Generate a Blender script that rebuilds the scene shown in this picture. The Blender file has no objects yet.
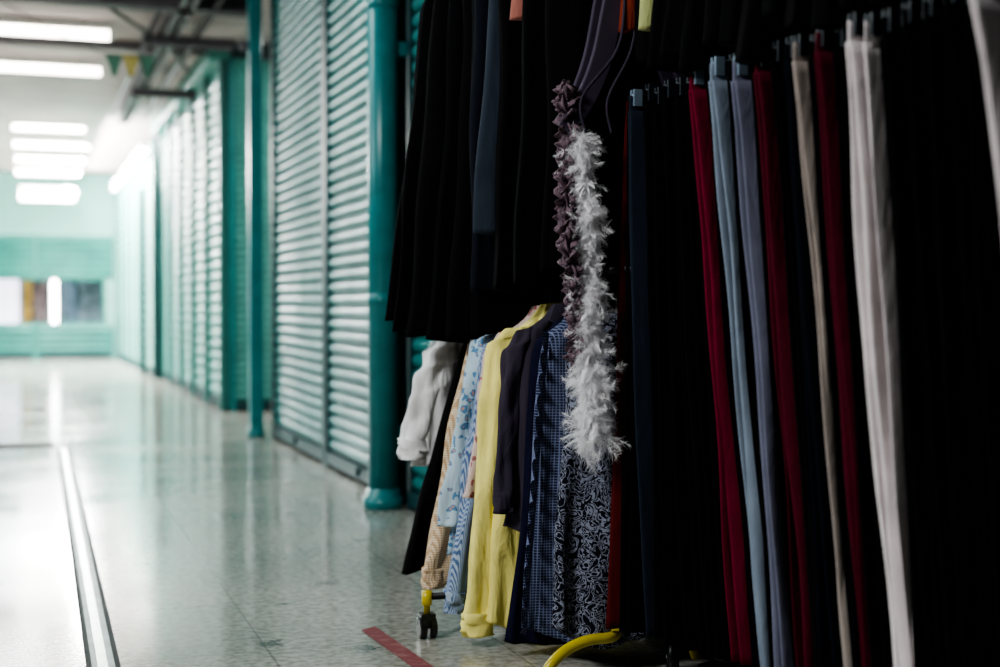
import bpy, math, random
from mathutils import Vector
R=random.Random(7)
C=bpy.context.scene.collection
pi=math.pi

# ---------------------------------------------------------------- materials
def lin(c):
    return tuple(((x/255)/12.92 if x/255<=0.04045 else (((x/255)+0.055)/1.055)**2.4) for x in c)+(1,)
def base_mat(name):
    m=bpy.data.materials.new(name); m.use_nodes=True
    nt=m.node_tree; b=nt.nodes['Principled BSDF']
    return m,nt,b
def noise_col(nt,b,c1,c2,scale,detail=4,lo=.35,hi=.65,coord='Object'):
    tc=nt.nodes.new('ShaderNodeTexCoord'); n=nt.nodes.new('ShaderNodeTexNoise')
    n.inputs['Scale'].default_value=scale; n.inputs['Detail'].default_value=detail
    nt.links.new(tc.outputs[coord],n.inputs['Vector'])
    r=nt.nodes.new('ShaderNodeValToRGB'); r.color_ramp.elements[0].position=lo; r.color_ramp.elements[1].position=hi
    r.color_ramp.elements[0].color=c1; r.color_ramp.elements[1].color=c2
    nt.links.new(n.outputs['Fac'],r.inputs['Fac']); nt.links.new(r.outputs['Color'],b.inputs['Base Color'])
    return tc,n,r
def bump(nt,b,src,strength,dist=.01):
    bp=nt.nodes.new('ShaderNodeBump'); bp.inputs['Strength'].default_value=strength; bp.inputs['Distance'].default_value=dist
    nt.links.new(src,bp.inputs['Height']); nt.links.new(bp.outputs['Normal'],b.inputs['Normal'])
def plain(name,c,rough=.5,metal=0,var=.12,scale=12,bs=0.0,spec=.5):
    m,nt,b=base_mat(name); b.inputs['Roughness'].default_value=rough; b.inputs['Metallic'].default_value=metal
    b.inputs['Specular IOR Level'].default_value=spec
    l=lin(c); d=tuple(x*(1-var) for x in l[:3])+(1,); h=tuple(min(1,x*(1+var)) for x in l[:3])+(1,)
    tc,n,r=noise_col(nt,b,d,h,scale)
    if bs: bump(nt,b,n.outputs['Fac'],bs)
    return m
def wrinkles(nt,b,tc,bs):
    n2=nt.nodes.new('ShaderNodeTexNoise'); n2.inputs['Scale'].default_value=420; n2.inputs['Detail'].default_value=2
    nt.links.new(tc.outputs['Object'],n2.inputs['Vector'])
    n3=nt.nodes.new('ShaderNodeTexNoise'); n3.inputs['Scale'].default_value=14; n3.inputs['Detail'].default_value=3; n3.inputs['Distortion'].default_value=.8
    mp=nt.nodes.new('ShaderNodeMapping'); mp.inputs['Scale'].default_value=(1.5,1.5,.5)
    nt.links.new(tc.outputs['Object'],mp.inputs['Vector']); nt.links.new(mp.outputs['Vector'],n3.inputs['Vector'])
    ad=nt.nodes.new('ShaderNodeMath'); ad.operation='MULTIPLY_ADD'; ad.inputs[1].default_value=.04
    nt.links.new(n2.outputs['Fac'],ad.inputs[0]); nt.links.new(n3.outputs['Fac'],ad.inputs[2])
    bump(nt,b,ad.outputs[0],bs,.022)
def cloth(name,c,rough=.9,sheen=.0,spec=.15,bs=.55):
    m,nt,b=base_mat(name); b.inputs['Roughness'].default_value=rough
    b.inputs['Specular IOR Level'].default_value=spec
    l=lin(c); d=tuple(x*.84 for x in l[:3])+(1,); h=tuple(min(1,x*1.1) for x in l[:3])+(1,)
    tc,n,r=noise_col(nt,b,d,h,9,5)
    wrinkles(nt,b,tc,bs); return m
def pbase(name):
    m,nt,b=base_mat(name); b.inputs['Roughness'].default_value=.9; b.inputs['Specular IOR Level'].default_value=.15
    tc=nt.nodes.new('ShaderNodeTexCoord'); wrinkles(nt,b,tc,.55); return m,nt,b
def cloth_uv(nt,k=.35):
    tc=nt.nodes.new('ShaderNodeTexCoord'); sp=nt.nodes.new('ShaderNodeSeparateXYZ'); nt.links.new(tc.outputs['Object'],sp.inputs[0])
    ma=nt.nodes.new('ShaderNodeMath'); ma.operation='MULTIPLY_ADD'; ma.inputs[1].default_value=k
    nt.links.new(sp.outputs['Y'],ma.inputs[0]); nt.links.new(sp.outputs['X'],ma.inputs[2])
    cb=nt.nodes.new('ShaderNodeCombineXYZ'); nt.links.new(ma.outputs[0],cb.inputs['X']); nt.links.new(sp.outputs['Z'],cb.inputs['Z'])
    return cb
def wave(nt,src,direction,scale):
    w=nt.nodes.new('ShaderNodeTexWave'); w.bands_direction=direction; w.inputs['Scale'].default_value=scale
    nt.links.new(src,w.inputs['Vector']); return w
def ramp(nt,src,stops,const=False):
    r=nt.nodes.new('ShaderNodeValToRGB'); cr=r.color_ramp
    if const: cr.interpolation='CONSTANT'
    while len(cr.elements)<len(stops): cr.elements.new(.5)
    for e,(p,c) in zip(cr.elements,stops): e.position=p; e.color=c
    nt.links.new(src,r.inputs['Fac']); return r
def mix(nt,a,b_,fac,mode='MULTIPLY'):
    m=nt.nodes.new('ShaderNodeMixRGB'); m.blend_type=mode
    if isinstance(fac,float): m.inputs[0].default_value=fac
    else: nt.links.new(fac,m.inputs[0])
    nt.links.new(a,m.inputs[1]); nt.links.new(b_,m.inputs[2]); return m
def checks(name,c1,c2,c3,scale,fine=0):
    m,nt,b=pbase(name)
    tc=cloth_uv(nt,.8)
    w1=wave(nt,tc.outputs[0],'X',scale); w2=wave(nt,tc.outputs[0],'Z',scale)
    r1=ramp(nt,w1.outputs['Fac'],[(0,lin(c1)),(.55,lin(c2))],True)
    r2=ramp(nt,w2.outputs['Fac'],[(0,lin((255,255,255))),(.55,lin(c3))],True)
    mx=mix(nt,r1.outputs['Color'],r2.outputs['Color'],1.0)
    nt.links.new(mx.outputs[0],b.inputs['Base Color']); return m
def plaid(name,ground,line,scale):
    m,nt,b=pbase(name)
    tc=cloth_uv(nt)
    w1=wave(nt,tc.outputs[0],'X',scale); w2=wave(nt,tc.outputs[0],'Z',scale)
    mx_=nt.nodes.new('ShaderNodeMath'); mx_.operation='MAXIMUM'
    nt.links.new(w1.outputs['Fac'],mx_.inputs[0]); nt.links.new(w2.outputs['Fac'],mx_.inputs[1])
    r=ramp(nt,mx_.outputs[0],[(0,lin(ground)),(.72,lin(ground)),(.93,lin(line))])
    nt.links.new(r.outputs['Color'],b.inputs['Base Color']); return m
def stripes(name,c1,c2,scale,direction='X'):
    m,nt,b=pbase(name)
    tc=cloth_uv(nt,.9); w=wave(nt,tc.outputs[0],direction,scale)
    r=ramp(nt,w.outputs['Fac'],[(.3,lin(c1)),(.7,lin(c2))])
    nt.links.new(r.outputs['Color'],b.inputs['Base Color']); return m
def floral(name,ground,fig,scale,thr=.3,fig2=None,swirl=False):
    m,nt,b=pbase(name)
    tc=nt.nodes.new('ShaderNodeTexCoord')
    n=nt.nodes.new('ShaderNodeTexNoise'); n.inputs['Scale'].default_value=scale*.8; n.inputs['Detail'].default_value=1
    n.inputs['Distortion'].default_value=2.5 if swirl else .4
    nt.links.new(tc.outputs['Object'],n.inputs['Vector'])
    if swirl:
        r=ramp(nt,n.outputs['Fac'],[(0,lin(ground)),(.42,lin(fig)),(.475,lin(ground)),(.55,lin(fig)),(.62,lin(ground))],True)
        nt.links.new(r.outputs['Color'],b.inputs['Base Color']); return m
    v=nt.nodes.new('ShaderNodeTexVoronoi'); v.inputs['Scale'].default_value=scale
    mv=nt.nodes.new('ShaderNodeMixRGB'); mv.inputs[0].default_value=.05
    nt.links.new(tc.outputs['Object'],mv.inputs[1]); nt.links.new(n.outputs['Color'],mv.inputs[2])
    nt.links.new(mv.outputs[0],v.inputs['Vector'])
    r=ramp(nt,v.outputs['Distance'],[(0,lin(fig2 or fig)),(thr*.45,lin(fig)),(thr,lin(ground))],True)
    nt.links.new(r.outputs['Color'],b.inputs['Base Color']); return m
def emis(name,c,s):
    m,nt,b=base_mat(name); b.inputs['Base Color'].default_value=lin(c)
    b.inputs['Emission Color'].default_value=lin(c); b.inputs['Emission Strength'].default_value=s
    return m

# ---------------------------------------------------------------- object helpers
def link(o,parent=None):
    C.objects.link(o)
    if parent: o.parent=parent
    return o
def mesh_obj(name,verts,faces,mat,parent=None,loc=(0,0,0),smooth=True):
    me=bpy.data.meshes.new(name); me.from_pydata([tuple(v) for v in verts],[],faces); me.update()
    if smooth:
        for p in me.polygons: p.use_smooth=True
    mats=mat if isinstance(mat,list) else [mat]
    for m in mats: me.materials.append(m)
    o=bpy.data.objects.new(name,me); o.location=loc; return link(o,parent)
def root(name,loc,label,cat,group=None):
    o=bpy.data.objects.new(name,None); o.location=loc; o.empty_display_size=.05; link(o)
    o['label']=label; o['category']=cat
    if group: o['group']=group
    return o
def tag(o,label,cat,group=None,kind=None):
    o['label']=label; o['category']=cat
    if group: o['group']=group
    if kind: o['kind']=kind
    return o
def struct(o,label=None):
    o['kind']='structure'
    if label: o['label']=label
    return o
def boxvf(x0,x1,y0,y1,z0,z1,off=0):
    v=[(x0,y0,z0),(x1,y0,z0),(x1,y1,z0),(x0,y1,z0),(x0,y0,z1),(x1,y0,z1),(x1,y1,z1),(x0,y1,z1)]
    f=[(0,3,2,1),(4,5,6,7),(0,1,5,4),(1,2,6,5),(2,3,7,6),(3,0,4,7)]
    return v,[tuple(i+off for i in q) for q in f]
def box(name,x0,x1,y0,y1,z0,z1,mat,parent=None,loc=(0,0,0),bev=0):
    v,f=boxvf(x0,x1,y0,y1,z0,z1); o=mesh_obj(name,v,f,mat,parent,loc,False)
    if bev:
        b=o.modifiers.new('bev','BEVEL'); b.width=bev; b.segments=2
    return o
def boxes(name,lst,mat,parent=None,loc=(0,0,0)):
    V=[];F=[]
    for b in lst:
        v,f=boxvf(*b,off=len(V)); V+=v;F+=f
    return mesh_obj(name,V,F,mat,parent,loc,False)
def tubevf(path,rad,n=10,off=0,closed=False):
    P=[Vector(p) for p in path]; V=[];F=[]
    m=len(P)
    up=None
    for i,p in enumerate(P):
        a=P[i-1] if (i>0 or closed) else p; b=P[(i+1)%m] if (i<m-1 or closed) else p
        t=(b-a).normalized()
        if up is None: up=Vector((0,0,1)) if abs(t.z)<.9 else Vector((1,0,0))
        s=t.cross(up).normalized(); up=s.cross(t).normalized()
        r=rad[i] if isinstance(rad,(list,tuple)) else rad
        for k in range(n):
            a2=2*pi*k/n; V.append(p+s*math.cos(a2)*r+up*math.sin(a2)*r)
    rng=m if closed else m-1
    for i in range(rng):
        for k in range(n):
            j=(i+1)%m
            F.append((off+i*n+k,off+i*n+(k+1)%n,off+j*n+(k+1)%n,off+j*n+k))
    if not closed:
        F.append(tuple(off+k for k in range(n))[::-1]); F.append(tuple(off+(m-1)*n+k for k in range(n)))
    return V,F
def tube(name,path,rad,mat,parent=None,loc=(0,0,0),n=10,closed=False):
    v,f=tubevf(path,rad,n,0,closed); return mesh_obj(name,v,f,mat,parent,loc)
def smoothpath(pts,k=6):
    P=[Vector(p) for p in pts]; out=[]
    for i in range(len(P)-1):
        p0=P[max(0,i-1)];p1=P[i];p2=P[i+1];p3=P[min(len(P)-1,i+2)]
        for j in range(k):
            t=j/k
            out.append(.5*((2*p1)+(p2-p0)*t+(2*p0-5*p1+4*p2-p3)*t*t+(3*p1-p0-3*p2+p3)*t**3))
    out.append(P[-1]); return out
def interp(L,z):
    if z>=L[0][0]: return L[0][1:]
    for i in range(len(L)-1):
        if L[i][0]>=z>=L[i+1][0]:
            t=(L[i][0]-z)/(L[i][0]-L[i+1][0]+1e-9)
            return tuple(a+(b-a)*t for a,b in zip(L[i][1:],L[i+1][1:]))
    return L[-1][1:]
def sg(x,p): return math.copysign(abs(x)**p,x)
def loft(name,fn,nl,na,mat,parent,loc=(0,0,0)):
    V=[];F=[]
    for i in range(nl):
        for k in range(na): V.append(fn(i/(nl-1),2*pi*k/na))
    for i in range(nl-1):
        for k in range(na):
            F.append((i*na+k,(i+1)*na+k,(i+1)*na+(k+1)%na,i*na+(k+1)%na))
    F.append(tuple(range(na))); F.append(tuple((nl-1)*na+k for k in range(na))[::-1])
    return mesh_obj(name,V,F,mat,parent,loc)
def sheet(name,L,mat,parent,seed,th=.02,amp=.01,k=30,nl=46,na=72,hemv=.008,edge=.006,puff=.3,curve=0):
    r=random.Random(seed); p=[r.uniform(0,6.28) for _ in range(8)]
    z0=L[0][0]; z1=L[-1][0]
    def fn(s,a):
        z=z0+(z1-z0)*s
        xl,xr,tf=interp(L,z)
        c=math.cos(a); sn=math.sin(a); xc=(xl+xr)/2; hw=(xr-xl)/2
        x=xc+hw*sg(c,.85)
        A=amp*(.15+.85*min(1,s*1.6))
        w=A*(math.sin(k*x+p[0]+1.1*z)+.55*math.sin(2.1*k*x+p[1]-1.7*z)+.35*math.sin(3.7*k*x+p[2]+3*z))
        t=th*tf*(1+puff*math.sin(3*a+p[3]+2*z)+puff*.6*math.sin(7*a+p[4]-3*z)*min(1,s*3))
        y=t*sg(sn,.65)+w
        x+=edge*(math.sin(5*z+p[5])+.6*math.sin(13*z+p[6]))*abs(c)*min(1,s*4)+edge*.6*math.sin(9*a+p[7])*s
        if s>.9: z+=hemv*math.sin(2.2*k*x*.4+p[2])*(s-.9)*10+curve*abs(c)**2*(s-.9)*10
        return (x,y,z)
    return loft(name,fn,nl,na,mat,parent)
def limb(name,path,rx,ry,mat,parent,seed,nl=48,na=32,wr=.15):
    r=random.Random(seed); p=[r.uniform(0,6.28) for _ in range(5)]
    P=smoothpath(path,8); m=len(P)
    def lerp(L,s):
        f=s*(len(L)-1); i=min(int(f),len(L)-2); return L[i]+(L[i+1]-L[i])*(f-i)
    def fn(s,a):
        f=s*(m-1); i=min(int(f),m-2); q=P[i].lerp(P[i+1],f-i)
        w=1+wr*math.sin(3*a+p[0]+s*7)+wr*.6*math.sin(5*a+p[1]-s*11)+wr*.5*math.sin(2*a+p[2]+s*23)
        return (q.x+lerp(rx,s)*math.cos(a)*w,q.y+lerp(ry,s)*math.sin(a)*w,q.z+.006*math.sin(s*31+a+p[3])*(s<.97))
    return loft(name,fn,nl,na,mat,parent)

# ---------------------------------------------------------------- palette
M={}
def shutter_mat(name,c):
    m,nt,b=base_mat(name); b.inputs['Specular IOR Level'].default_value=.35
    l=lin(c); tc,n,r=noise_col(nt,b,tuple(x*.78 for x in l[:3])+(1,),tuple(min(1,x*1.1) for x in l[:3])+(1,),3,6,.3,.62)
    r2=ramp(nt,n.outputs['Fac'],[(.3,(.48,.48,.48,1)),(.7,(.32,.32,.32,1))])
    nt.links.new(r2.outputs['Color'],b.inputs['Roughness']); return m
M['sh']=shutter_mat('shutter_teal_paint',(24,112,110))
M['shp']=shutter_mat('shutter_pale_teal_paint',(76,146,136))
M['shw']=shutter_mat('shutter_glow_teal',(128,178,166))  # paler copy of the teal, the far glow put into its colour
M['sh_far']=shutter_mat('shutter_far_teal',(24,104,96))
M['rail']=plain('rail_dark_teal',(10,52,56),.45)
M['railp']=plain('rail_mid_teal',(40,104,98),.45)
M['pipe']=plain('pipe_teal_gloss',(4,118,120),.3)
M['dark']=plain('dark_gap',(6,9,10),.9,spec=.1)
M['steel']=plain('steel_brushed',(150,164,158),.3,.9)
M['beam']=plain('beam_dark_metal',(92,84,88),.6)
M['white']=plain('painted_white',(225,225,220),.5)
M['lampm']=emis('tube_glow',(255,250,240),14)
M['lamph']=emis('tube_glow_bright',(255,250,242),28)
M['yel']=plain('rack_yellow_enamel',(200,182,14),.35)
M['blk']=plain('black_plastic',(14,15,16),.35)
M['bmet']=plain('black_metal',(14,14,16),.45,.3)
M['clrh']=plain('hanger_smoky_plastic',(24,30,36),.35)
M['clipl']=plain('clip_grey_plastic',(104,120,134),.25)
M['tealh']=plain('hanger_teal_plastic',(50,150,130),.3)
M['purh']=plain('hanger_plum_plastic',(60,52,68),.45)

def floor_mat():
    m,nt,b=base_mat('terrazzo_floor'); N=nt.nodes; Lk=nt.links
    tc=N.new('ShaderNodeTexCoord'); sep=N.new('ShaderNodeSeparateXYZ'); Lk.new(tc.outputs['Object'],sep.inputs[0])
    n1=N.new('ShaderNodeTexNoise'); n1.inputs['Scale'].default_value=1.3; n1.inputs['Detail'].default_value=8; Lk.new(tc.outputs['Object'],n1.inputs['Vector'])
    n2=N.new('ShaderNodeTexNoise'); n2.inputs['Scale'].default_value=42; n2.inputs['Detail'].default_value=5; Lk.new(tc.outputs['Object'],n2.inputs['Vector'])
    r1=ramp(nt,n1.outputs['Fac'],[(.3,lin((152,154,146))),(.7,lin((188,186,176)))])
    r2=ramp(nt,n2.outputs['Fac'],[(.35,lin((200,196,190))),(.6,lin((255,255,255)))])
    mx=mix(nt,r1.outputs['Color'],r2.outputs['Color'],1.0)
    gt=N.new('ShaderNodeMath'); gt.operation='LESS_THAN'; gt.inputs[1].default_value=.2; Lk.new(sep.outputs['X'],gt.inputs[0])
    ly=N.new('ShaderNodeMath'); ly.operation='LESS_THAN'; ly.inputs[1].default_value=9.4; Lk.new(sep.outputs['Y'],ly.inputs[0])
    an=N.new('ShaderNodeMath'); an.operation='MULTIPLY'; Lk.new(gt.outputs[0],an.inputs[0]); Lk.new(ly.outputs[0],an.inputs[1])
    rose=N.new('ShaderNodeRGB'); rose.outputs[0].default_value=lin((192,164,170))
    mx2=mix(nt,mx.outputs[0],rose.outputs[0],an.outputs[0])
    br=N.new('ShaderNodeTexBrick'); br.offset=0; br.inputs['Scale'].default_value=1.0; br.inputs['Mortar Size'].default_value=.004
    br.inputs['Brick Width'].default_value=.6; br.inputs['Row Height'].default_value=.6; br.inputs['Mortar Smooth'].default_value=.3
    br.inputs['Color1'].default_value=(1,1,1,1); br.inputs['Color2'].default_value=(.86,.86,.86,1); br.inputs['Mortar'].default_value=(.52,.5,.49,1)
    Lk.new(tc.outputs['Object'],br.inputs['Vector'])
    mx3=mix(nt,mx2.outputs[0],br.outputs['Color'],.8)
    v=N.new('ShaderNodeTexVoronoi'); v.inputs['Scale'].default_value=2.5
    mp=N.new('ShaderNodeMixRGB'); mp.inputs[0].default_value=.12; Lk.new(tc.outputs['Object'],mp.inputs[1]); Lk.new(n2.outputs['Color'],mp.inputs[2]); Lk.new(mp.outputs[0],v.inputs['Vector'])
    rv=ramp(nt,v.outputs['Distance'],[(.0,(.12,.12,.12,1)),(.06,(.2,.2,.2,1)),(.1,(1,1,1,1))])
    mx4=mix(nt,mx3.outputs[0],rv.outputs['Color'],.8)
    Lk.new(mx4.outputs[0],b.inputs['Base Color'])
    rr=ramp(nt,n1.outputs['Fac'],[(.3,(.09,.09,.09,1)),(.75,(.20,.20,.20,1))])
    Lk.new(rr.outputs['Color'],b.inputs['Roughness'])
    bump(nt,b,n2.outputs['Fac'],.04,.004)
    return m
struct(mesh_obj('floor',[(-3.6,-3,0),(3.6,-3,0),(3.6,27,0),(-3.6,27,0)],[(0,1,2,3)],floor_mat(),smooth=False),'worn polished terrazzo tile floor')
M['ceil']=plain('ceiling_plaster',(184,168,166),.8,0,.14,2)
M['wallp']=plain('pale_green_plaster',(104,150,142),.7,0,.06,2)
M['wdark']=plain('shop_painted_shade',(12,11,13),.9,spec=.1)  # near-black colour stands in for the shade of the unlit stall
struct(box('ceiling',-3.6,3.6,-.5,27,3.12,3.2,M['ceil']),'grey plaster ceiling')
struct(box('wall_left',-3.7,-3.6,7.5,27,0,3.12,M['wallp']),'pale green wall')
struct(box('wall_right',1.66,3.4,4.55,9.46,0,3.12,M['rail']),'stall block wall')
struct(box('wall_passage',3.4,3.55,-1,27,0,3.12,M['wallp']))
struct(box('wall_block',1.70,3.4,11.88,24.6,0,3.12,M['rail']),'stall block wall')
struct(box('wall_shop',2.5,2.6,-1,4.55,0,3.12,M['wdark']),'wall inside the open stall, its shade painted dark')
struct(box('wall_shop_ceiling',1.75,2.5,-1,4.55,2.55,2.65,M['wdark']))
struct(boxes('wall_back',[(-3.6,3.4,24.62,24.75,0,.56),(-3.6,3.4,24.62,24.75,1.36,3.12),(-3.6,-3.2,24.62,24.75,.56,1.36),(1.35,3.4,24.62,24.75,.56,1.36)],M['wallp']),'pale green end wall with a long opening')
struct(box('wall_room',-3.6,3.4,26.3,26.4,0,3.12,plain('grey_back_plaster',(130,150,160),.8)))
struct(boxes('window_1',[(-3.2,1.35,24.6,24.66,.56,.6),(-3.2,1.35,24.6,24.66,1.32,1.36)]+[(x-.02,x+.02,24.6,24.66,.6,1.32) for x in (-3.18,-2.2,-1.2,1.33)],M['sh_far']),'long interior window frame')

# ---------------------------------------------------------------- shutters
def shutter(w,h,pitch,mat,loc,rz,label,railmat=None,z0=.05,dep=.018,rail=.032):
    rt=root('roller_shutter',loc,label,'shutter','rolling shutters along the corridor'); rt.rotation_euler=(0,0,rz)
    V=[];F=[]; n=int((h-z0-.035)/pitch); prof=[]
    z=z0+.035
    for i in range(n):
        for t in (0,.12): prof.append((.006,z+t*pitch))
        for q in range(9):
            u=q/8; t=.14+.83*u
            prof.append((-.002-dep*math.sin(pi*(.06+.88*u))**.8,z+t*pitch))
        z+=pitch
    prof.append((0,h))
    for x in (.05,w-.05):
        for o,zz in prof: V.append((x,o,zz))
    m=len(prof)
    for i in range(m-1): F.append((i,m+i,m+i+1,i+1))
    cur=mesh_obj('slat_curtain',V,F,mat,rt,smooth=True)
    cur.data.polygons.foreach_set('use_smooth',[(i%11) not in (0,1,10) for i in range(len(F))])
    boxes('bottom_bar',[(.05,w-.05,-.03,.01,z0-.03,z0+.035)],M['rail'],rt)
    for x in (0,w-.05): boxes('guide_rail',[(x,x+.05,-rail,.015,0,h)],railmat or M['rail'],rt)
    boxes('lock_hasp',[(w/2-.03,w/2+.03,-.045,-.03,z0-.01,z0+.03)],M['rail'],rt)
    boxes('floor_gap_shade',[(.0,w,-.02,.02,0,z0-.025)],M['dark'],rt)  # dark strip painted as the shade along the shutter's bottom edge
    return rt
RZ=-pi/2; PT=.067
shutter(1.28,3.11,PT,M['sh'],(1.63,5.90,0),RZ,'teal ribbed rolling shutter beside the hanging clothes')
shutter(1.60,3.11,PT,M['sh'],(1.63,7.66,0),RZ,'teal ribbed rolling shutter next to the thick teal pipe')
shutter(1.72,3.11,PT,M['sh'],(1.63,9.41,0),RZ,'teal ribbed rolling shutter at the passage corner')
y=11.9
for w in (1.05,1.05,1.05,1.05,.98):
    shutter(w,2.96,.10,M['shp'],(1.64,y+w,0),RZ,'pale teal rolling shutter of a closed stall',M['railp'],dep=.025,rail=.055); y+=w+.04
shutter(1.6,2.98,PT,M['shp'],(1.66,11.85,0),0,'teal rolling shutter facing the side passage',M['sh'])
y=17.45
for w in (1.15,1.15,1.15,1.15,1.15,1.15):
    shutter(w,2.96,.12,M['shw'],(1.56,y+w,0),RZ,'teal shutter near the corridor end, glow painted paler',M['railp'],dep=.03,rail=.05); y+=w+.03
for w in (0,1,2,3):
    x0=-3.55+w*1.26
    shutter(1.24,.56,.11,M['sh_far'],(x0,24.6,0),0,'low teal shutter panel under the window at the corridor end',M['sh_far'],dep=.03)
    V=[];F=[]
    rt=root('roller_shutter',(x0,24.6,1.36),'teal slatted shutter band above the window at the corridor end','shutter','shutter bands over the end window')
    prof=[]
    for i in range(6):
        for t,o in ((0,.01),(.08,.01),(.1,-.02),(.5,-.05),(.9,-.02)): prof.append((o,(i+t)*.12))
    for xx in (0,1.24):
        for o,zz in prof: V.append((xx,o,zz))
    m=len(prof)
    for i in range(m-1): F.append((i,m+i,m+i+1,i+1))
    mesh_obj('slat_curtain',V,F,M['sh_far'],rt)
    for xx in (0,1.2): boxes('edge_rail',[(xx,xx+.04,-.03,.0,0,.73)],M['sh_far'],rt)

def pipe(loc,r,h,label,square=False,mat=None,flange=True):
    mat=mat or M['pipe']
    rt=root('support_pipe',loc,label,'pipe')
    if square: box('shaft',-r,r,-r,r,.0,h,mat,rt,bev=.01)
    else: tube('shaft',[(0,0,0),(0,0,h)],r,mat,rt,n=32)
    if flange: tube('foot_flange',[(0,0,.0),(0,0,.05),(0,0,.055),(0,0,.09)],[r*1.35,r*1.35,r*1.15,r*1.1],mat,rt,n=32)
    return rt
p=pipe((1.51,5.98,0),.067,3.12,'thick glossy teal round pipe standing against the shutters')
for z in (.9,2.2): tube('clamp_band',[(0,0,z),(0,0,z+.05)],.072,M['pipe'],p,n=32)
for z in (.3,2.0): boxes('wall_bracket',[(.03,.13,-.02,.02,z,z+.06)],M['pipe'],p)
p=pipe((1.50,9.46,0),.044,3.12,'slim teal post at the passage corner',True)
boxes('hook_plate',[(-.1,.0,-.02,.02,2.62,2.68)],M['beam'],p)
pipe((1.52,17.2,0),.03,2.35,'thin dark teal door post between closed stalls',True,M['rail'],False)
pipe((1.44,18.0,0),.03,2.35,'thin dark teal door post between closed stalls',True,M['rail'],False)
for i,(y0,y1) in enumerate(((11.9,14.6),(14.65,17.3))):
    tag(box('shutter_housing',1.50,1.68,y0,y1,2.97,3.12,M['shp'],bev=.01),'pale teal shutter roll housing over closed stalls','shutter housing','shutter housings')

# ---------------------------------------------------------------- ceiling lamps, beams
def lamp(x0,x1,y,z,w,label,m):
    rt=root('ceiling_lamp',((x0+x1)/2,y,z),label,'lamp','ceiling lamps of the corridor')
    h=(x1-x0)/2
    boxes('housing',[(-h,h,-w/2,w/2,.03,.06)],M['white'],rt)
    for s in (-w*.25,w*.25):
        tube('tube',[(-h+.03,s,0),(h-.03,s,0)],w*.2,m,rt,n=12)
    for s in (-h,h-.03): boxes('end_cap',[(s,s+.03,-w/2,w/2,-.03,.03)],M['white'],rt)
    for s in (-h*.7,h*.7): tube('suspension_rod',[(s,0,.06),(s,0,3.12-z)],.006,M['beam'],rt,n=6)
for x0,x1,y,z,w in ((-.75,.69,11.4,3.02,.14),(-.6,.72,13.2,3.02,.14),(-.12,.76,17.6,3.02,.12),(-.12,.85,19.2,2.99,.14),(-.1,.85,20.8,2.96,.16),(-.1,.85,22.1,2.9,.2),(-.05,.85,23.5,2.68,.5)):
    lamp(x0,x1,y,z,w,'white fluorescent ceiling lamp hanging under the ceiling',M['lampm'] if y<17 else M['lamph'])
for i in range(3):
    rt=root('wash_lamp',(1.44,18.4+i*2.2,2.80),'slim white lamp added to wash the far shutters','lamp','lamps added over the far shutters')  # added as glowing sources for the white glare on these shutters
    box('housing',-.05,.05,-.85,.85,.02,.07,M['white'],rt)
    tube('tube',[(0,-.8,0),(0,.8,0)],.035,M['lamph'],rt,n=10)
    box('arm',.02,.1,-.02,.02,.03,.06,M['white'],rt)
rt=root('ceiling_lamp',(2.5,10.7,3.0),'unseen fluorescent lamp added to light the side passage','lamp','ceiling lamps of the corridor')  # lamp added out of view to brighten the passage
boxes('housing',[(-.5,.5,-.06,.06,.03,.12)],M['white'],rt); tube('tube',[(-.47,0,0),(.47,0,0)],.02,M['lampm'],rt)
def beam(n,x0,x1,y0,y1,z0,z1,lab):
    rt=boxes(n,[(x0,x1,y0,y1,z1-.02,z1),(x0,x1,y0,y1,z0,z0+.02),((x0+x1)/2-.015,(x0+x1)/2+.015,y0,y1,z0,z1) if (y1-y0)>(x1-x0) else (x0,x1,(y0+y1)/2-.015,(y0+y1)/2+.015,z0,z1)],M['beam'])
    return tag(rt,lab,'beam')
beam('ceiling_beam',-3.6,1.6,10.0,10.16,2.98,3.12,'dark steel beam crossing the corridor ceiling')
beam('ceiling_beam',-3.6,1.6,12.1,12.2,3.05,3.12,'thin dark steel beam crossing the corridor ceiling')
beam('ceiling_beam',1.05,1.17,8.5,16.5,2.98,3.12,'dark steel beam running along the corridor')
beam('ceiling_beam',.9,1.6,11.1,11.2,2.92,3.0,'short dark steel bracket beam under the ceiling')
beam('ceiling_beam',1.0,1.6,13.6,13.7,2.88,2.96,'short dark steel bracket beam under the ceiling')
tag(tube('conduit_pipe',[(1.32,8.6,3.02),(1.32,16,3.02)],.025,M['beam']),'dark ceiling conduit pipe','pipe')
tag(tube('conduit_pipe',[(.95,10.1,3.0),(.95,16,3.0)],.02,M['beam']),'dark ceiling conduit pipe','pipe')
tag(tube('conduit_pipe',smoothpath([(.3,9.6,3.05),(.7,10.4,2.98),(1.1,11.5,3.0),(1.4,12.5,2.95)]),.015,M['beam']),'dark bent ceiling conduit pipe','pipe')
rt=root('paper_bunting',(.78,10.8,2.83),'faded green and yellow paper bunting hanging under the ceiling','bunting')
tube('string',smoothpath([(-.9,0,.28),(-.3,0,-.02),(.1,0,-.05),(.4,.1,.2)]),.004,M['beam'],rt,n=5)
cols=[(76,120,100),(190,172,100),(80,124,104)]
for i,c in enumerate(cols):
    x=-.18+i*.12
    mesh_obj('pennant',[(x,0,-.05),(x+.13,.01,-.05),(x+.08,.03,-.22),(x+.05,.01,-.21)],[(0,1,2,3)],plain('pennant_paper',c,.8),rt,smooth=False)
tag(box('daylight_panel',-.9,-.05,26.2,26.29,0,1.7,emis('daylight_diffuser',(240,235,255),3)),'bright frosted white window pane','window pane')
rt=root('vertical_tube_lamp',(.55,26.05,0),'bright upright fluorescent tube on the rear wall','lamp')
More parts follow.
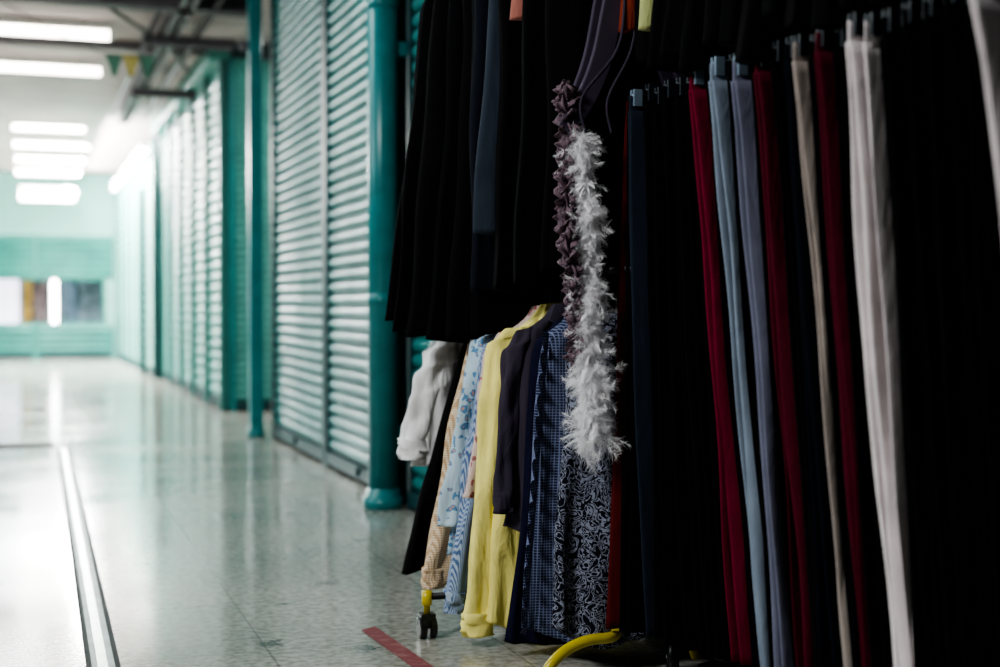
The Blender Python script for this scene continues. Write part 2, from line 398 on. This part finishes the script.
tube('tube',[(0,0,.3),(0,0,1.7)],.045,emis('tube_v',(255,255,255),30),rt); box('housing',-.06,.06,.05,.2,0,1.73,M['white'],rt)
for x0,x1,c in ((0.0,.17,(190,150,80)),(.19,.42,(110,96,96)),(.72,.95,(90,110,125)),(.98,1.5,(130,150,160))):
    tag(box('poster',x0,x1,26.2,26.29,0,1.7,floral('poster_print',c,tuple(int(a*.6) for a in c),7,.4)),'faded printed poster board on the rear wall','poster')

# floor strip, tape
rt=root('floor_track',(.205,5.5,0),'slim steel track with dark edges set into the terrazzo floor','floor track'); rt.rotation_euler=(0,0,-.010)
lipm=plain('lip_dark_steel',(20,34,34),.7,spec=.2)
for s in (-1,1):
    xs=sorted((s*.040,s*.028)); boxes('side_lip',[(xs[0],xs[1],-7.5,3.6,0,.007)],lipm,rt)
boxes('centre_rib',[(-.014,.010,-7.5,3.6,0,.008)],M['steel'],rt)
boxes('channel_bed',[(-.028,.028,-7.5,3.6,0,.003)],plain('track_bed_steel',(70,92,90),.45,.7,.3),rt)
tag(boxes('floor_joint',[(-3.4,.2,9.28,9.44,0,.008)],plain('joint_dark',(70,62,60),.9,spec=0)),'dark metal threshold joint across the floor','floor joint')
def tape_mat():
    m,nt,b=base_mat('worn_red_tape'); b.inputs['Roughness'].default_value=.7
    tc,n,r=noise_col(nt,b,lin((112,34,40)),lin((136,96,92)),24,8,.50,.75); return m
tag(mesh_obj('floor_tape',[(.880,3.74,.002),(.928,3.77,.002),(.968,3.2,.002),(.918,3.2,.002)],[(0,3,2,1)],tape_mat(),smooth=False),'worn red marking tape stuck on the floor','tape')

# ---------------------------------------------------------------- racks
def caster(name,loc,parent,r=.029):
    x,y,z=loc
    V,F=[],[]
    for dx in (-.014,.014):
        v,f=tubevf([(x+dx-.010,y,z+r),(x+dx-.008,y,z+r),(x+dx+.008,y,z+r),(x+dx+.010,y,z+r)],[r*.8,r,r,r*.8],20,len(V)); V+=v;F+=f
    v,f=boxvf(x-.02,x+.02,y-.017,y+.017,z+r,z+r*2.3,len(V)); V+=v;F+=f
    mesh_obj(name,V,F,M['blk'],parent,smooth=False)
    tube('caster_stem',[(x,y,z+r*2.2),(x,y,z+.088),(x,y,z+.09),(x,y,z+.128)],[.009,.009,.014,.014],M['yel'],parent,n=14)
rk=root('clothes_rack',(1.36,3.6,0),'tubular clothes rack with yellow feet on black casters','clothes rack')
r=.012
tube('base_tube',[(-.32,0,.112),(.32,0,.112)],r*.85,M['bmet'],rk)
for x in (-.33,.33): caster('caster',(x,0,0),rk)
for y in (0,-.47): tube('post',[(0,y,.1),(0,y,1.97)],r,M['bmet'],rk)
tube('foot_hoop',smoothpath([(-.225,-.60,.02),(-.205,-.60,.06),(-.16,-.59,.092),(-.10,-.58,.108),(-.04,-.57,.108),(.0,-.52,.108),(.0,-.47,.12)]),.013,M['yel'],rk)
tube('foot_hoop',smoothpath([(.225,-.50,.02),(.205,-.50,.065),(.16,-.49,.10),(.10,-.48,.118),(.0,-.47,.12)]),.013,M['yel'],rk)
tube('hanging_rail',[(0,-.62,.985),(0,.45,.985)],.011,M['bmet'],rk)
tube('hanging_rail',[(0,-.62,1.97),(0,.45,1.97)],.011,M['bmet'],rk)
rk2=root('clothes_rack',(1.52,2.2,0),'black metal clothes rack packed with trousers','clothes rack')
for y in (-.85,.84):
    tube('post',[(0,y,.06),(0,y,2.02)],.014,M['bmet'],rk2); tube('base_tube',[(-.04,y,.08),(.28,y,.08)],.014,M['bmet'],rk2)
    for x in (-.03,.26): tube('foot_pad',[(x,y,0),(x,y,.08)],.016,M['blk'],rk2)
for z in (1.46,2.02): tube('hanging_rail',[(0,-.87,z),(0,.86,z)],.012,M['bmet'],rk2)

# ---------------------------------------------------------------- hangers
def hanger_mesh(hw,drop,rad,railh):
    V,F=tubevf(smoothpath([(-hw,0,-drop),(-hw*.55,0,-drop*.5),(-.03,0,-.004),(0,0,.004),(.03,0,-.004),(hw*.55,0,-drop*.5),(hw,0,-drop)],5),rad,8)
    v,f=tubevf([(-hw,0,-drop),(0,0,-drop-.004),(hw,0,-drop)],rad*.8,8,len(V)); V+=v;F+=f
    hook=[(0,0,0),(0,0,railh-.045)]
    for k in range(0,9):
        a=-pi/2+.3+ k*(1.35*pi)/8
        hook.append((.022*math.cos(a),0,railh-.01+.022*math.sin(a)-.0))
    return (V,F),tubevf(smoothpath(hook,3),.0022,6)
def hang(loc,hw,drop,rad,railh,mat,label,clips=None,group='clothes hangers on the racks'):
    rt=root('clothes_hanger',loc,label,'hanger',group)
    b,h=hanger_mesh(hw,drop,rad,railh)
    mesh_obj('hanger_body',b[0],b[1],mat,rt); mesh_obj('hook',h[0],h[1],M['steel'],rt)
    if clips:
        for x in (-hw+.012,hw-.012):
            boxes('clip',[(x-.010,x+.010,-.012,-.004,-drop-.025,-drop+.014),(x-.010,x+.010,.004,.012,-drop-.025,-drop+.014),(x-.006,x+.006,-.008,.008,-drop-.005,-drop+.006)],clips,rt)
    return rt

# ---------------------------------------------------------------- shirts & coats
sd=[100]
def shirt(name,cat,label,y0,xc,ztop,zhem,sh,hem,mat,slen=.5,sr=.034,cuff=None,collar=None,th=.022,amp=.012,k=26,hang_mat=None,railz=None,sleeves=True,buttons=None,group=None,puff=.3,sout=.015,frill=None,curve=0):
    sd[0]+=1; s=sd[0]; H=ztop-zhem
    rt=root(name,(xc,y0,zhem),label,cat,group)
    L=[(H,-.045,.045,.9),(H-.012,-.065,.065,1),(H-.03,-sh*.6,sh*.6,1.1),(H-.055,-sh*.86,sh*.86,1.2),(H-.085,-sh*.97,sh*.97,1.2),(H-.12,-sh*1.02,sh*1.02,1.2)]
    for q in (.15,.5): 
        zz=(H-.12)*(1-q); hw=sh+(hem-sh)*q; L.append((zz,-hw,hw,1.25))
    L.append((0,-hem,hem,1.1))
    sheet('body',L,mat,rt,s,th,amp,k,puff=puff,nl=60,curve=curve)
    if sleeves:
        for sx in (-1,1):
            yy=R.uniform(-.012,.012); zz=H-slen
            he=sh+(hem-sh)*min(1,slen/H)
            x1=sx*(he+sout+R.uniform(-.006,.006))
            limb('sleeve',[(sx*sh*.8,0,H-.05),(sx*(sh+sout*.6),yy*.5,H-.13),(sx*((sh+he)/2+sout),yy,H-.13-(slen-.13)*.5),(x1,yy*1.5,zz)],[sr*.6,sr*1.1,sr,sr*.8,sr*.85],[sr*.6,sr*.85,sr*.7,sr*.6,sr*.6],mat,rt,s*3+sx)
            if cuff:
                limb('cuff',[(x1,yy*1.5,zz+.012),(x1*1.0,yy*1.5,zz-.02),(x1,yy*1.5,zz-.045)],[sr*.94]*3,[sr*.74]*3,cuff,rt,s*5,8,24,.06)
    if collar:
        for sx in (-1,1):
            mesh_obj('collar',[(0,-th*.9,H+.018),(sx*.05,-th*.6,H+.012),(sx*.075,-th*1.3,H-.03),(sx*.035,-th*1.9,H-.055),(0,-th*1.7,H-.015),
                               (0,th*.9,H+.018),(sx*.05,th*.6,H+.012),(sx*.075,th*1.2,H-.03),(sx*.035,th*1.6,H-.02)],[(0,1,2,3,4),(0,5,6,1),(1,6,7,2),(5,8,7,6)],collar,rt,smooth=False)
    if frill:
        V=[];F=[];n=120
        for i in range(n):
            q=i/(n-1); z=(H-.06)*(1-q)+.03*q; hw=sh*.93+(hem-sh)*q
            for j in range(3):
                V.append((-hw-j*.011,-th*.9-j*.010+.012*j/2*math.sin(i*.75),z+.004*math.sin(i*.75+1)*j))
        for i in range(n-1):
            for j in range(2): F.append((i*3+j,i*3+j+1,i*3+j+4,i*3+j+3))
        mesh_obj('frill',V,F,frill,rt)
    if buttons:
        box('placket',-.014,.014,-th*1.45-.004,-th*1.2,.03,H-.05,mat,rt,bev=.002)
        for i in range(6):
            z=.08+i*(H-.18)/5
            tube('button',[(0,-th*1.45-.008,z),(0,-th*1.45-.003,z)],.006,buttons,rt,n=12)
    if hang_mat:
        hang((xc,y0,ztop-.012),sh*.9,.06,.0045,(railz-ztop+.012),hang_mat,'slim plastic clothes hanger holding a garment')
    return rt

K={}
K['white']=cloth('cotton_white',(232,232,230))
K['black']=cloth('black_wool',(9,8,10),spec=.06,bs=.2)
K['black2']=cloth('black_jersey',(6,6,8),spec=.06,bs=.2)
K['navy']=cloth('navy_wool',(12,15,24),spec=.08,bs=.2)
K['slate']=cloth('slate_wool',(40,48,58),bs=.2)
K['slate2']=cloth('slate_blue_crepe',(28,36,48),bs=.2)
K['plum']=cloth('plum_cotton',(56,50,62))
K['yellow']=cloth('pale_yellow_cotton',(242,230,134),bs=.6)
K['indigo']=cloth('indigo_cotton',(14,15,40))
K['beige']=checks('beige_gingham',(238,222,196),(206,178,146),(216,198,176),48)
K['blue']=floral('blue_floral_print',(180,202,214),(92,136,172),40,.40,(206,150,130))
K['bstripe']=stripes('blue_white_ticking',(84,108,148),(168,184,204),95)
K['pink']=floral('cream_rose_print',(206,186,178),(160,96,100),34,.36,(120,124,110))
K['plaid']=plaid('navy_white_plaid',(32,37,60),(108,116,144),44)
K['floral']=floral('black_white_scroll',(12,14,26),(130,134,150),30,swirl=True)
K['crimson']=cloth('crimson_crepe',(112,18,46),bs=.25)
K['wine']=cloth('wine_crepe',(84,14,34),bs=.25)
K['lblue']=cloth('powder_blue_crepe',(122,134,148),bs=.25)
K['lav']=cloth('lavender_grey_crepe',(108,110,128),bs=.25)
K['tan']=cloth('sand_crepe',(164,152,144),bs=.25)
K['cream']=cloth('cream_crepe',(232,222,222),bs=.25)
K['red']=cloth('dark_red_cotton',(78,15,17),bs=.2)
K['rust']=cloth('rust_cotton',(120,48,30))
K['lime']=cloth('pale_lime_cotton',(160,165,110))
K['peach']=cloth('peach_cotton',(150,96,84))

bz=.985; xc=1.36
G='shirts on the lower rail'
shirt('shirt','shirt','white cotton shirt with loose sleeves on the lower rail',3.97,xc-.02,.86,.42,.16,.25,K['white'],.37,.05,K['white'],K['white'],.035,.016,hang_mat=M['clrh'],railz=bz,group=G)
shirt('coat','coat','long black coat hanging on the lower rail',3.86,xc,.86,.13,.15,.335,K['black'],.6,.03,None,K['black'],.035,.014,hang_mat=M['clrh'],railz=bz,sleeves=False)
shirt('shirt','shirt','pale beige gingham checked shirt with long sleeves',3.74,xc,.89,.12,.13,.265,K['beige'],.74,.034,K['beige'],K['beige'],.024,.012,hang_mat=M['tealh'],railz=bz,group=G)
shirt('shirt','shirt','pale blue floral print blouse on the lower rail',3.66,xc,.895,.22,.14,.25,K['blue'],.60,.042,None,K['blue'],.026,.012,hang_mat=M['clrh'],railz=bz,group=G)
shirt('shirt','shirt','blue and white ticking striped shirt',3.60,xc,.88,.08,.13,.235,K['bstripe'],.77,.034,K['bstripe'],K['bstripe'],.024,.010,hang_mat=M['clrh'],railz=bz,group=G,curve=.04)
shirt('shirt','shirt','cream rose printed blouse between striped and yellow shirts',3.53,xc,.885,.2,.14,.22,K['pink'],.5,.034,None,K['pink'],.02,.012,hang_mat=M['clrh'],railz=bz,group=G)
shirt('shirt','shirt','pale lemon yellow long-sleeved button shirt with cuffs',3.45,xc,.89,.025,.145,.225,K['yellow'],.815,.046,K['yellow'],K['yellow'],.036,.014,hang_mat=M['tealh'],railz=bz,group=G,buttons=M['white'],curve=.04)
shirt('shirt','shirt','plum grey cotton shirt with half-length sleeves',3.375,xc,.89,.29,.15,.19,K['plum'],.48,.030,K['plum'],K['plum'],.022,.012,hang_mat=M['clrh'],railz=bz,group=G,curve=.03)
shirt('shirt','shirt','indigo cotton blouse beside the plaid vest',3.33,xc,.87,.02,.13,.198,K['indigo'],.7,.03,None,None,.018,.010,hang_mat=None,railz=bz,group=G,sleeves=False,curve=.03)
shirt('shirt','shirt','sleeveless dark navy check blouse with ruffled edge',3.25,xc+.01,.89,.05,.14,.20,K['plaid'],.4,.03,None,K['plaid'],.026,.016,hang_mat=M['tealh'],railz=bz,group=G,sleeves=False,buttons=M['white'],frill=K['plaid'],curve=.04)
shirt('dress','dress','black and white scroll patterned blouse under the boa',3.13,xc+.02,.88,.07,.13,.165,K['floral'],.4,.03,None,None,.026,.016,hang_mat=M['clrh'],railz=bz,sleeves=False,curve=.04)
G2='dark garments on the upper rail'
uz=1.97
for (y,s0,h0,zh,kk,lab) in ((4.0,.24,.35,.86,'black','long black coat on the upper rail'),(3.93,.25,.355,.825,'black2','long black jacket on the upper rail'),(3.85,.24,.335,.81,'black','long black jacket on the upper rail'),
    (3.76,.22,.29,.80,'black2','long black jacket on the upper rail'),(3.67,.21,.25,.80,'black','long black cardigan on the upper rail'),(3.59,.21,.22,.82,'black2','long black cardigan on the upper rail'),(3.53,.22,.24,.94,'navy','dark navy blouse on the upper rail'),(3.46,.20,.25,1.08,'slate','slate blue top between black garments'),
    (3.39,.20,.225,.94,'black','long black cardigan on the upper rail'),(3.31,.19,.2,1.62,'peach','short peach top tucked between black coats'),(3.25,.19,.21,.96,'black2','long black dress on the upper rail'),(3.15,.16,.18,.98,'black','long black dress on the upper rail')):
    shirt('coat','coat',lab,y,xc+.01,1.89,zh,s0,h0,K[kk],.5,.04,None,None,.034,.009,16,hang_mat=M['clrh'],railz=uz,group=G2,sleeves=False,puff=.2)
B='short black blouse on the upper rail'
for (y,zh,kk,h,lab) in [(3.02,1.55,'rust',.18,'short rust orange top on the upper rail'),(2.95,1.46,'black',.17,B),(2.88,1.52,'lime',.2,'pale lime camisole on the upper rail')]+[(2.8-.085*i,1.415+.02*math.sin(i*2.3)-(.03 if i in (5,8,9) else 0),'black' if i%2 else 'black2',.212+.008*math.sin(i*1.7),B) for i in range(15)]:
    shirt('blouse','blouse',lab,y,1.52,1.94,zh,.17,h,K[kk],.3,.03,None,None,.034,.006,14,hang_mat=M['clrh'],railz=2.02,group=G2,sleeves=False,puff=.15)

# ---------------------------------------------------------------- trousers
COL=('crimson','lblue','lav','wine','tan','cream')
def trousers(y0,kk,lab,th=.02,zt=1.385,zh=.13,xl=1.335,xh=1.45,xc=1.53):
    sd[0]+=1; s=sd[0]; rr=random.Random(s); zt+=rr.uniform(-.012,.006)
    rt=root('trousers',(xc,y0,zh),lab,'trousers','trousers packed on the rack'); m=K[kk]; H=zt-zh
    w=xc-xl; wh=xc-xh; c=kk in COL
    sheet('waistband',[(H,-w,w,.75),(H-.045,-w,w,.8)],m,rt,s,th*.6,.001,20,5,48,0,.0,.05)
    for i,sy in enumerate((-1,1)):
        o=rr.uniform(-.012,.012); bl=rr.uniform(-.008,.014)
        def wz(f): return w+(wh-w)*f+bl*math.sin(pi*f)
        L=[(H-.035,-w,w,.55)]+[(H*(1-f),-wz(f)+o*f,wz(f),.6+.4*f) for f in (.1,.2,.35,.5,.65,.8)]+[(0,-wh+o,wh,1.0)]
        lg=sheet('trouser_leg',L,m,rt,s*2+i,th*.72,.006 if c else .004,24,54,48,.002,.0034 if c else .0015,.2)
        lg.location=(0,sy*th*.42,0)
    cm=M['clipl'] if (kk in('crimson','lblue','lav','slate2') and y0>2.4) else M['clrh']
    hang((xc,y0,zt+.03),w-.006,.03,.004,1.46-zt-.03,cm,'plastic clip hanger gripping a trouser waistband',cm)
    return rt
T=[(3.03,'red','dark red trousers at the end of the rack',.014,1.36,1.31),(2.985,'black',0,.014,1.345,1.33),(2.93,'slate2','dark slate blue trousers beside the feather boa',.013,1.322,1.37),(2.89,'black',0,.012,1.34,1.385),(2.85,'black2',0,.014,1.345,1.39),(2.80,'black2',0,.018,1.345,1.41),(2.74,'black',0,.018,1.345,1.42),(2.69,'black2',0,.016,1.345,1.44),
(2.64,'crimson','crimson crepe trousers between black and powder blue pairs',.015,1.33,1.445),(2.60,'black',0,.010,1.35,1.46),(2.54,'lblue','powder blue crepe trousers',.018,1.325,1.445),(2.50,'black2',0,.010,1.345,1.46),(2.445,'lav','lavender grey trousers beside wine ones',.018,1.325,1.43),(2.405,'black',0,.008,1.345,1.45),(2.365,'wine','wine red crepe trousers',.015,1.33,1.44),  # thin black pairs added to stand for the shaded gaps between colours
(2.32,'black',0,.014,1.34,1.45),(2.28,'navy','navy trousers between wine and sand pairs',.014,1.345,1.45),(2.235,'tan','narrow sand coloured trousers between dark pairs',.011,1.335,1.46),(2.195,'black2',0,.014,1.345,1.455),(2.15,'wine','wine red trousers beside cream pairs',.012,1.33,1.44),(2.105,'black',0,.014,1.34,1.445),(2.05,'cream','pale cream crepe trousers amongst dark pairs',.014,1.33,1.45),
(2.008,'cream','slim pale cream trousers beside another cream pair',.006,1.335,1.462),(1.965,'black2',0,.018,1.34,1.44)]
y=1.91
while y>1.52:
    T.append((y-(.0 if y>1.73 else .03),'black' if int(y*100)%2 else 'black2',0,.018,1.34,1.44)); y-=.055
for y,kk,lab,th,xl,xh in T: trousers(y,kk,lab or 'black trousers packed on the rack',th,xl=xl,xh=xh)
trousers(1.715,'cream','pale cream trousers amongst black pairs',.012,xl=1.322,xh=1.52)

# ---------------------------------------------------------------- plum hangers, scarf, boa
def plum(loc,sc,w0,label):
    rt=root('clothes_hanger',loc,label,'hanger')
    for sx in (-1,1):
        P=smoothpath([(0,0,.06),(sx*.04*sc,0,-.0),(sx*.07*sc,0,-.09),(sx*.105*sc,0,-.245),(sx*.155*sc,0,-.355),(sx*.20*sc,0,-.41)],8)
        V=[];F=[]
        for i,q in enumerate(P):
            t=(P[min(i+1,len(P)-1)]-P[max(i-1,0)]).normalized(); nn=Vector((-t.z,0,t.x))
            w=w0+.009*math.sin(i/len(P)*pi)
            for a,b in ((-w,-.008),(w,-.008),(w*1.0,.008),(-w,.008)): V.append(q+nn*a+Vector((0,b,0)))
        for i in range(len(P)-1):
            for k in range(4): F.append((i*4+k,i*4+(k+1)%4,i*4+4+(k+1)%4,i*4+4+k))
        F.append((3,2,1,0)); e=(len(P)-1)*4; F.append((e,e+1,e+2,e+3))
        o=mesh_obj('hanger_arm',V,F,M['purh'],rt,smooth=False); bb=o.modifiers.new('b','BEVEL'); bb.width=.004; bb.segments=2
    tube('hook',smoothpath([(0,0,.06),(0,0,.22),(.02,0,.24),(0,0,.265),(-.02,0,.25)],5),.0025,M['steel'],rt,n=6)
plum((1.40,3.03,1.72),1,.018,'dark plum broad plastic hanger holding the boa')
plum((1.385,3.075,1.735),.9,.014,'dark plum plastic hanger behind the boa hanger')
rt=root('garment_strap',(1.30,3.0,1.3),'pair of thin dark plum straps looped over a hanger','strap')
for x,o in ((0,.05),(.035,.02)): tube('strap',smoothpath([(x+.06,0,.5),(x+.045,0,.35),(x+.02,-.01,.2),(x-.02-o,-.01,.08),(x-.01-o,-.01,.0)]),.004,K['plum'],rt,n=8)

rt=root('ruffled_scarf',(1.204,3.03,.76),'mottled brown and mauve ruffled knit scarf','scarf')
K['scarf']=floral('mottled_knit',(108,90,98),(50,40,50),80,.38,(186,174,178))
Ls=.66
def fr(s,a):
    z=Ls*(1-s); rad=.017+.006*math.sin(4*a+s*75)+.005*math.sin(7*a-s*115+1)+.008*math.sin(s*150+2*a)
    rad=max(.003,rad)*(1 if .02<s<.98 else .4)
    return (.008*math.sin(s*9)+.022*s+math.cos(a)*rad*(1.15-.3*s),.01*math.sin(s*7)+math.sin(a)*rad,z+.008*math.sin(3*a+s*50))
loft('ruffle',fr,300,48,K['scarf'],rt)

bm,nt,b=base_mat('white_feather'); b.inputs['Roughness'].default_value=.9; noise_col(nt,b,lin((246,244,246)),lin((254,254,254)),30)
b.inputs['Specular IOR Level'].default_value=.1
tr=nt.nodes.new('ShaderNodeBsdfTranslucent'); tr.inputs['Color'].default_value=lin((254,253,254)); ms=nt.nodes.new('ShaderNodeMixShader'); ms.inputs[0].default_value=.35
nt.links.new(b.outputs[0],ms.inputs[1]); nt.links.new(tr.outputs[0],ms.inputs[2]); nt.links.new(ms.outputs[0],nt.nodes['Material Output'].inputs['Surface'])
rt=root('feather_boa',(1.252,3.02,.55),'fluffy white feather boa hanging from a hanger','feather boa')
core=smoothpath([(-.010,0,.75),(-.012,.0,.67),(.004,-.01,.58),(.008,0,.48),(.002,.0,.40),(.008,-.01,.30),(.012,0,.20),(.022,.0,.11),(.014,.0,.04)],10)
tube('cord',core,.003,bm,rt,n=6)
V=[];F=[]; rr=random.Random(11)
def strand(q,d,l,w,droop,ns=3,curl=.12,leaf=False):
    o=len(V); side=d.cross(Vector((rr.uniform(-1,1),rr.uniform(-1,1),rr.uniform(-1,1)))).normalized()
    cur=q.copy(); dd=d.copy()
    for i in range(ns+1):
        ww=w*(math.sin(pi*(.12+.86*i/ns)) if leaf else (1-.8*i/ns)); V.append(cur-side*ww); V.append(cur+side*ww)
        dd=(dd+Vector((rr.uniform(-curl,curl),rr.uniform(-curl,curl),-droop+rr.uniform(-curl,curl)))).normalized(); cur=cur+dd*l/ns
    for i in range(ns): F.append((o+2*i,o+2*i+1,o+2*i+3,o+2*i+2))
def onb():
    s=rr.random(); f=s*(len(core)-1); k=min(int(f),len(core)-2); return s,core[k].lerp(core[k+1],f-k)
for i in range(480):
    s,q=onb()
    d=Vector((rr.gauss(0,1),rr.gauss(0,1),rr.gauss(-.3,.7))).normalized()
    big=.96+.18*math.sin(s*27)+(.36*(s-.4)/.6 if s>.4 else 0)+(-.1 if s<.2 else 0)
    L_=rr.uniform(.03,.062)*big*(1.25 if rr.random()<.08 else 1); cur=q.copy(); dd=d.copy(); N_=13
    side=dd.cross(Vector((rr.uniform(-1,1),rr.uniform(-1,1),rr.uniform(-1,1)))).normalized()
    strand(q,d,L_,.0005,.2,5,.05)
    bend=Vector((rr.uniform(-.16,.16),rr.uniform(-.16,.16),rr.uniform(-.2,.08)))
    for j in range(N_):
        dd=(dd+bend+Vector((rr.uniform(-.06,.06),rr.uniform(-.06,.06),0))).normalized(); cur=cur+dd*L_/N_
        if j<1: continue
        bl=.022*math.sin(pi*min(1,.25+j/N_*.7))*big
        for sx in (-1,1):
            for _ in range(4):
                strand(cur+dd*rr.uniform(0,L_/N_),(side*sx*rr.uniform(.4,1.1)+dd*rr.uniform(.4,1.1)+Vector((rr.uniform(-.5,.5),rr.uniform(-.5,.5),rr.uniform(-.3,.3)))).normalized(),bl*rr.uniform(.5,1.3),.0005,.12,3,.4)
for i in range(260):
    s,q=onb(); d=Vector((rr.gauss(0,1),rr.gauss(0,1),rr.gauss(-.4,.6))).normalized()
    strand(q,d,rr.uniform(.035,.055),rr.uniform(.005,.009),.22,7,.12,True)
for i in range(6500):
    s,q=onb(); d=Vector((rr.gauss(0,1),rr.gauss(0,1),rr.gauss(0,.7))).normalized()
    strand(q,d,rr.uniform(.012,.036),.0006,.1,3,.5)
f=mesh_obj('feathers',V,F,bm,rt); f['kind']='stuff'

# ---------------------------------------------------------------- lights, world, camera
def area(loc,target,sx,sy,p,c,name='area'):
    l=bpy.data.lights.new(name,'AREA'); l.shape='RECTANGLE'; l.size=sx; l.size_y=sy; l.energy=p; l.color=c
    o=bpy.data.objects.new(name,l); o.location=loc; o.rotation_euler=(Vector(target)-Vector(loc)).to_track_quat('-Z','Y').to_euler(); C.objects.link(o); return o
area((-3.3,6.5,2.2),(1.6,6.5,1.3),3.0,1.4,80,(.86,.97,1),'side_fill')  # unseen fill added to light the clothes and near shutters
area((-3.3,20,2.6),(1.6,20,2.3),5,1.0,620,(.94,1,1),'far_fill')  # unseen fill added to give the far shutters their glare
area((-.4,13,2.9),(-.4,13,0),1.2,7,280,(.96,1,.99),'corridor_light')
area((.2,20.5,2.6),(.2,20.5,0),1.2,4,400,(.96,1,.99),'corridor_light_far')
area((.75,20.4,2.9),(1.56,20.4,2.2),6.4,.25,1500,(1,1,.98),'shutter_wash')  # unseen area light added to overexpose the far upper shutters
area((.4,6.5,3.0),(.9,6.5,0),.5,3,55,(.86,.98,1),'corridor_light_near')  # unseen light added over the near corridor, no fixture modelled
area((2.5,10.7,2.95),(2.5,10.8,0),1.0,.3,30,(.95,1,1),'passage_fill')  # unseen fill added to lighten the shutter facing the passage
area((-1.8,2.0,2.8),(1.2,3.3,.5),.8,.8,115,(.96,.99,1),'near_fill')  # unseen fill aimed at the garments, added without a fixture
w=bpy.data.worlds.new('World'); bpy.context.scene.world=w; w.use_nodes=True
bg=w.node_tree.nodes['Background']; bg.inputs[0].default_value=(.5,.64,.7,1); bg.inputs[1].default_value=.08
cam=bpy.data.cameras.new('camera'); co=bpy.data.objects.new('camera',cam); C.objects.link(co)
co.location=(0,0,.9); th=math.atan(478/1389); co.rotation_euler=(math.radians(90-1.176),0,-th)
cam.lens=50; cam.sensor_width=36; cam.clip_end=100
cam.dof.use_dof=True; cam.dof.focus_distance=3.4; cam.dof.aperture_fstop=1.8
bpy.context.scene.camera=co
try:
    bpy.context.scene.view_settings.look='AgX - Medium High Contrast'
except Exception as e: print('look',e)
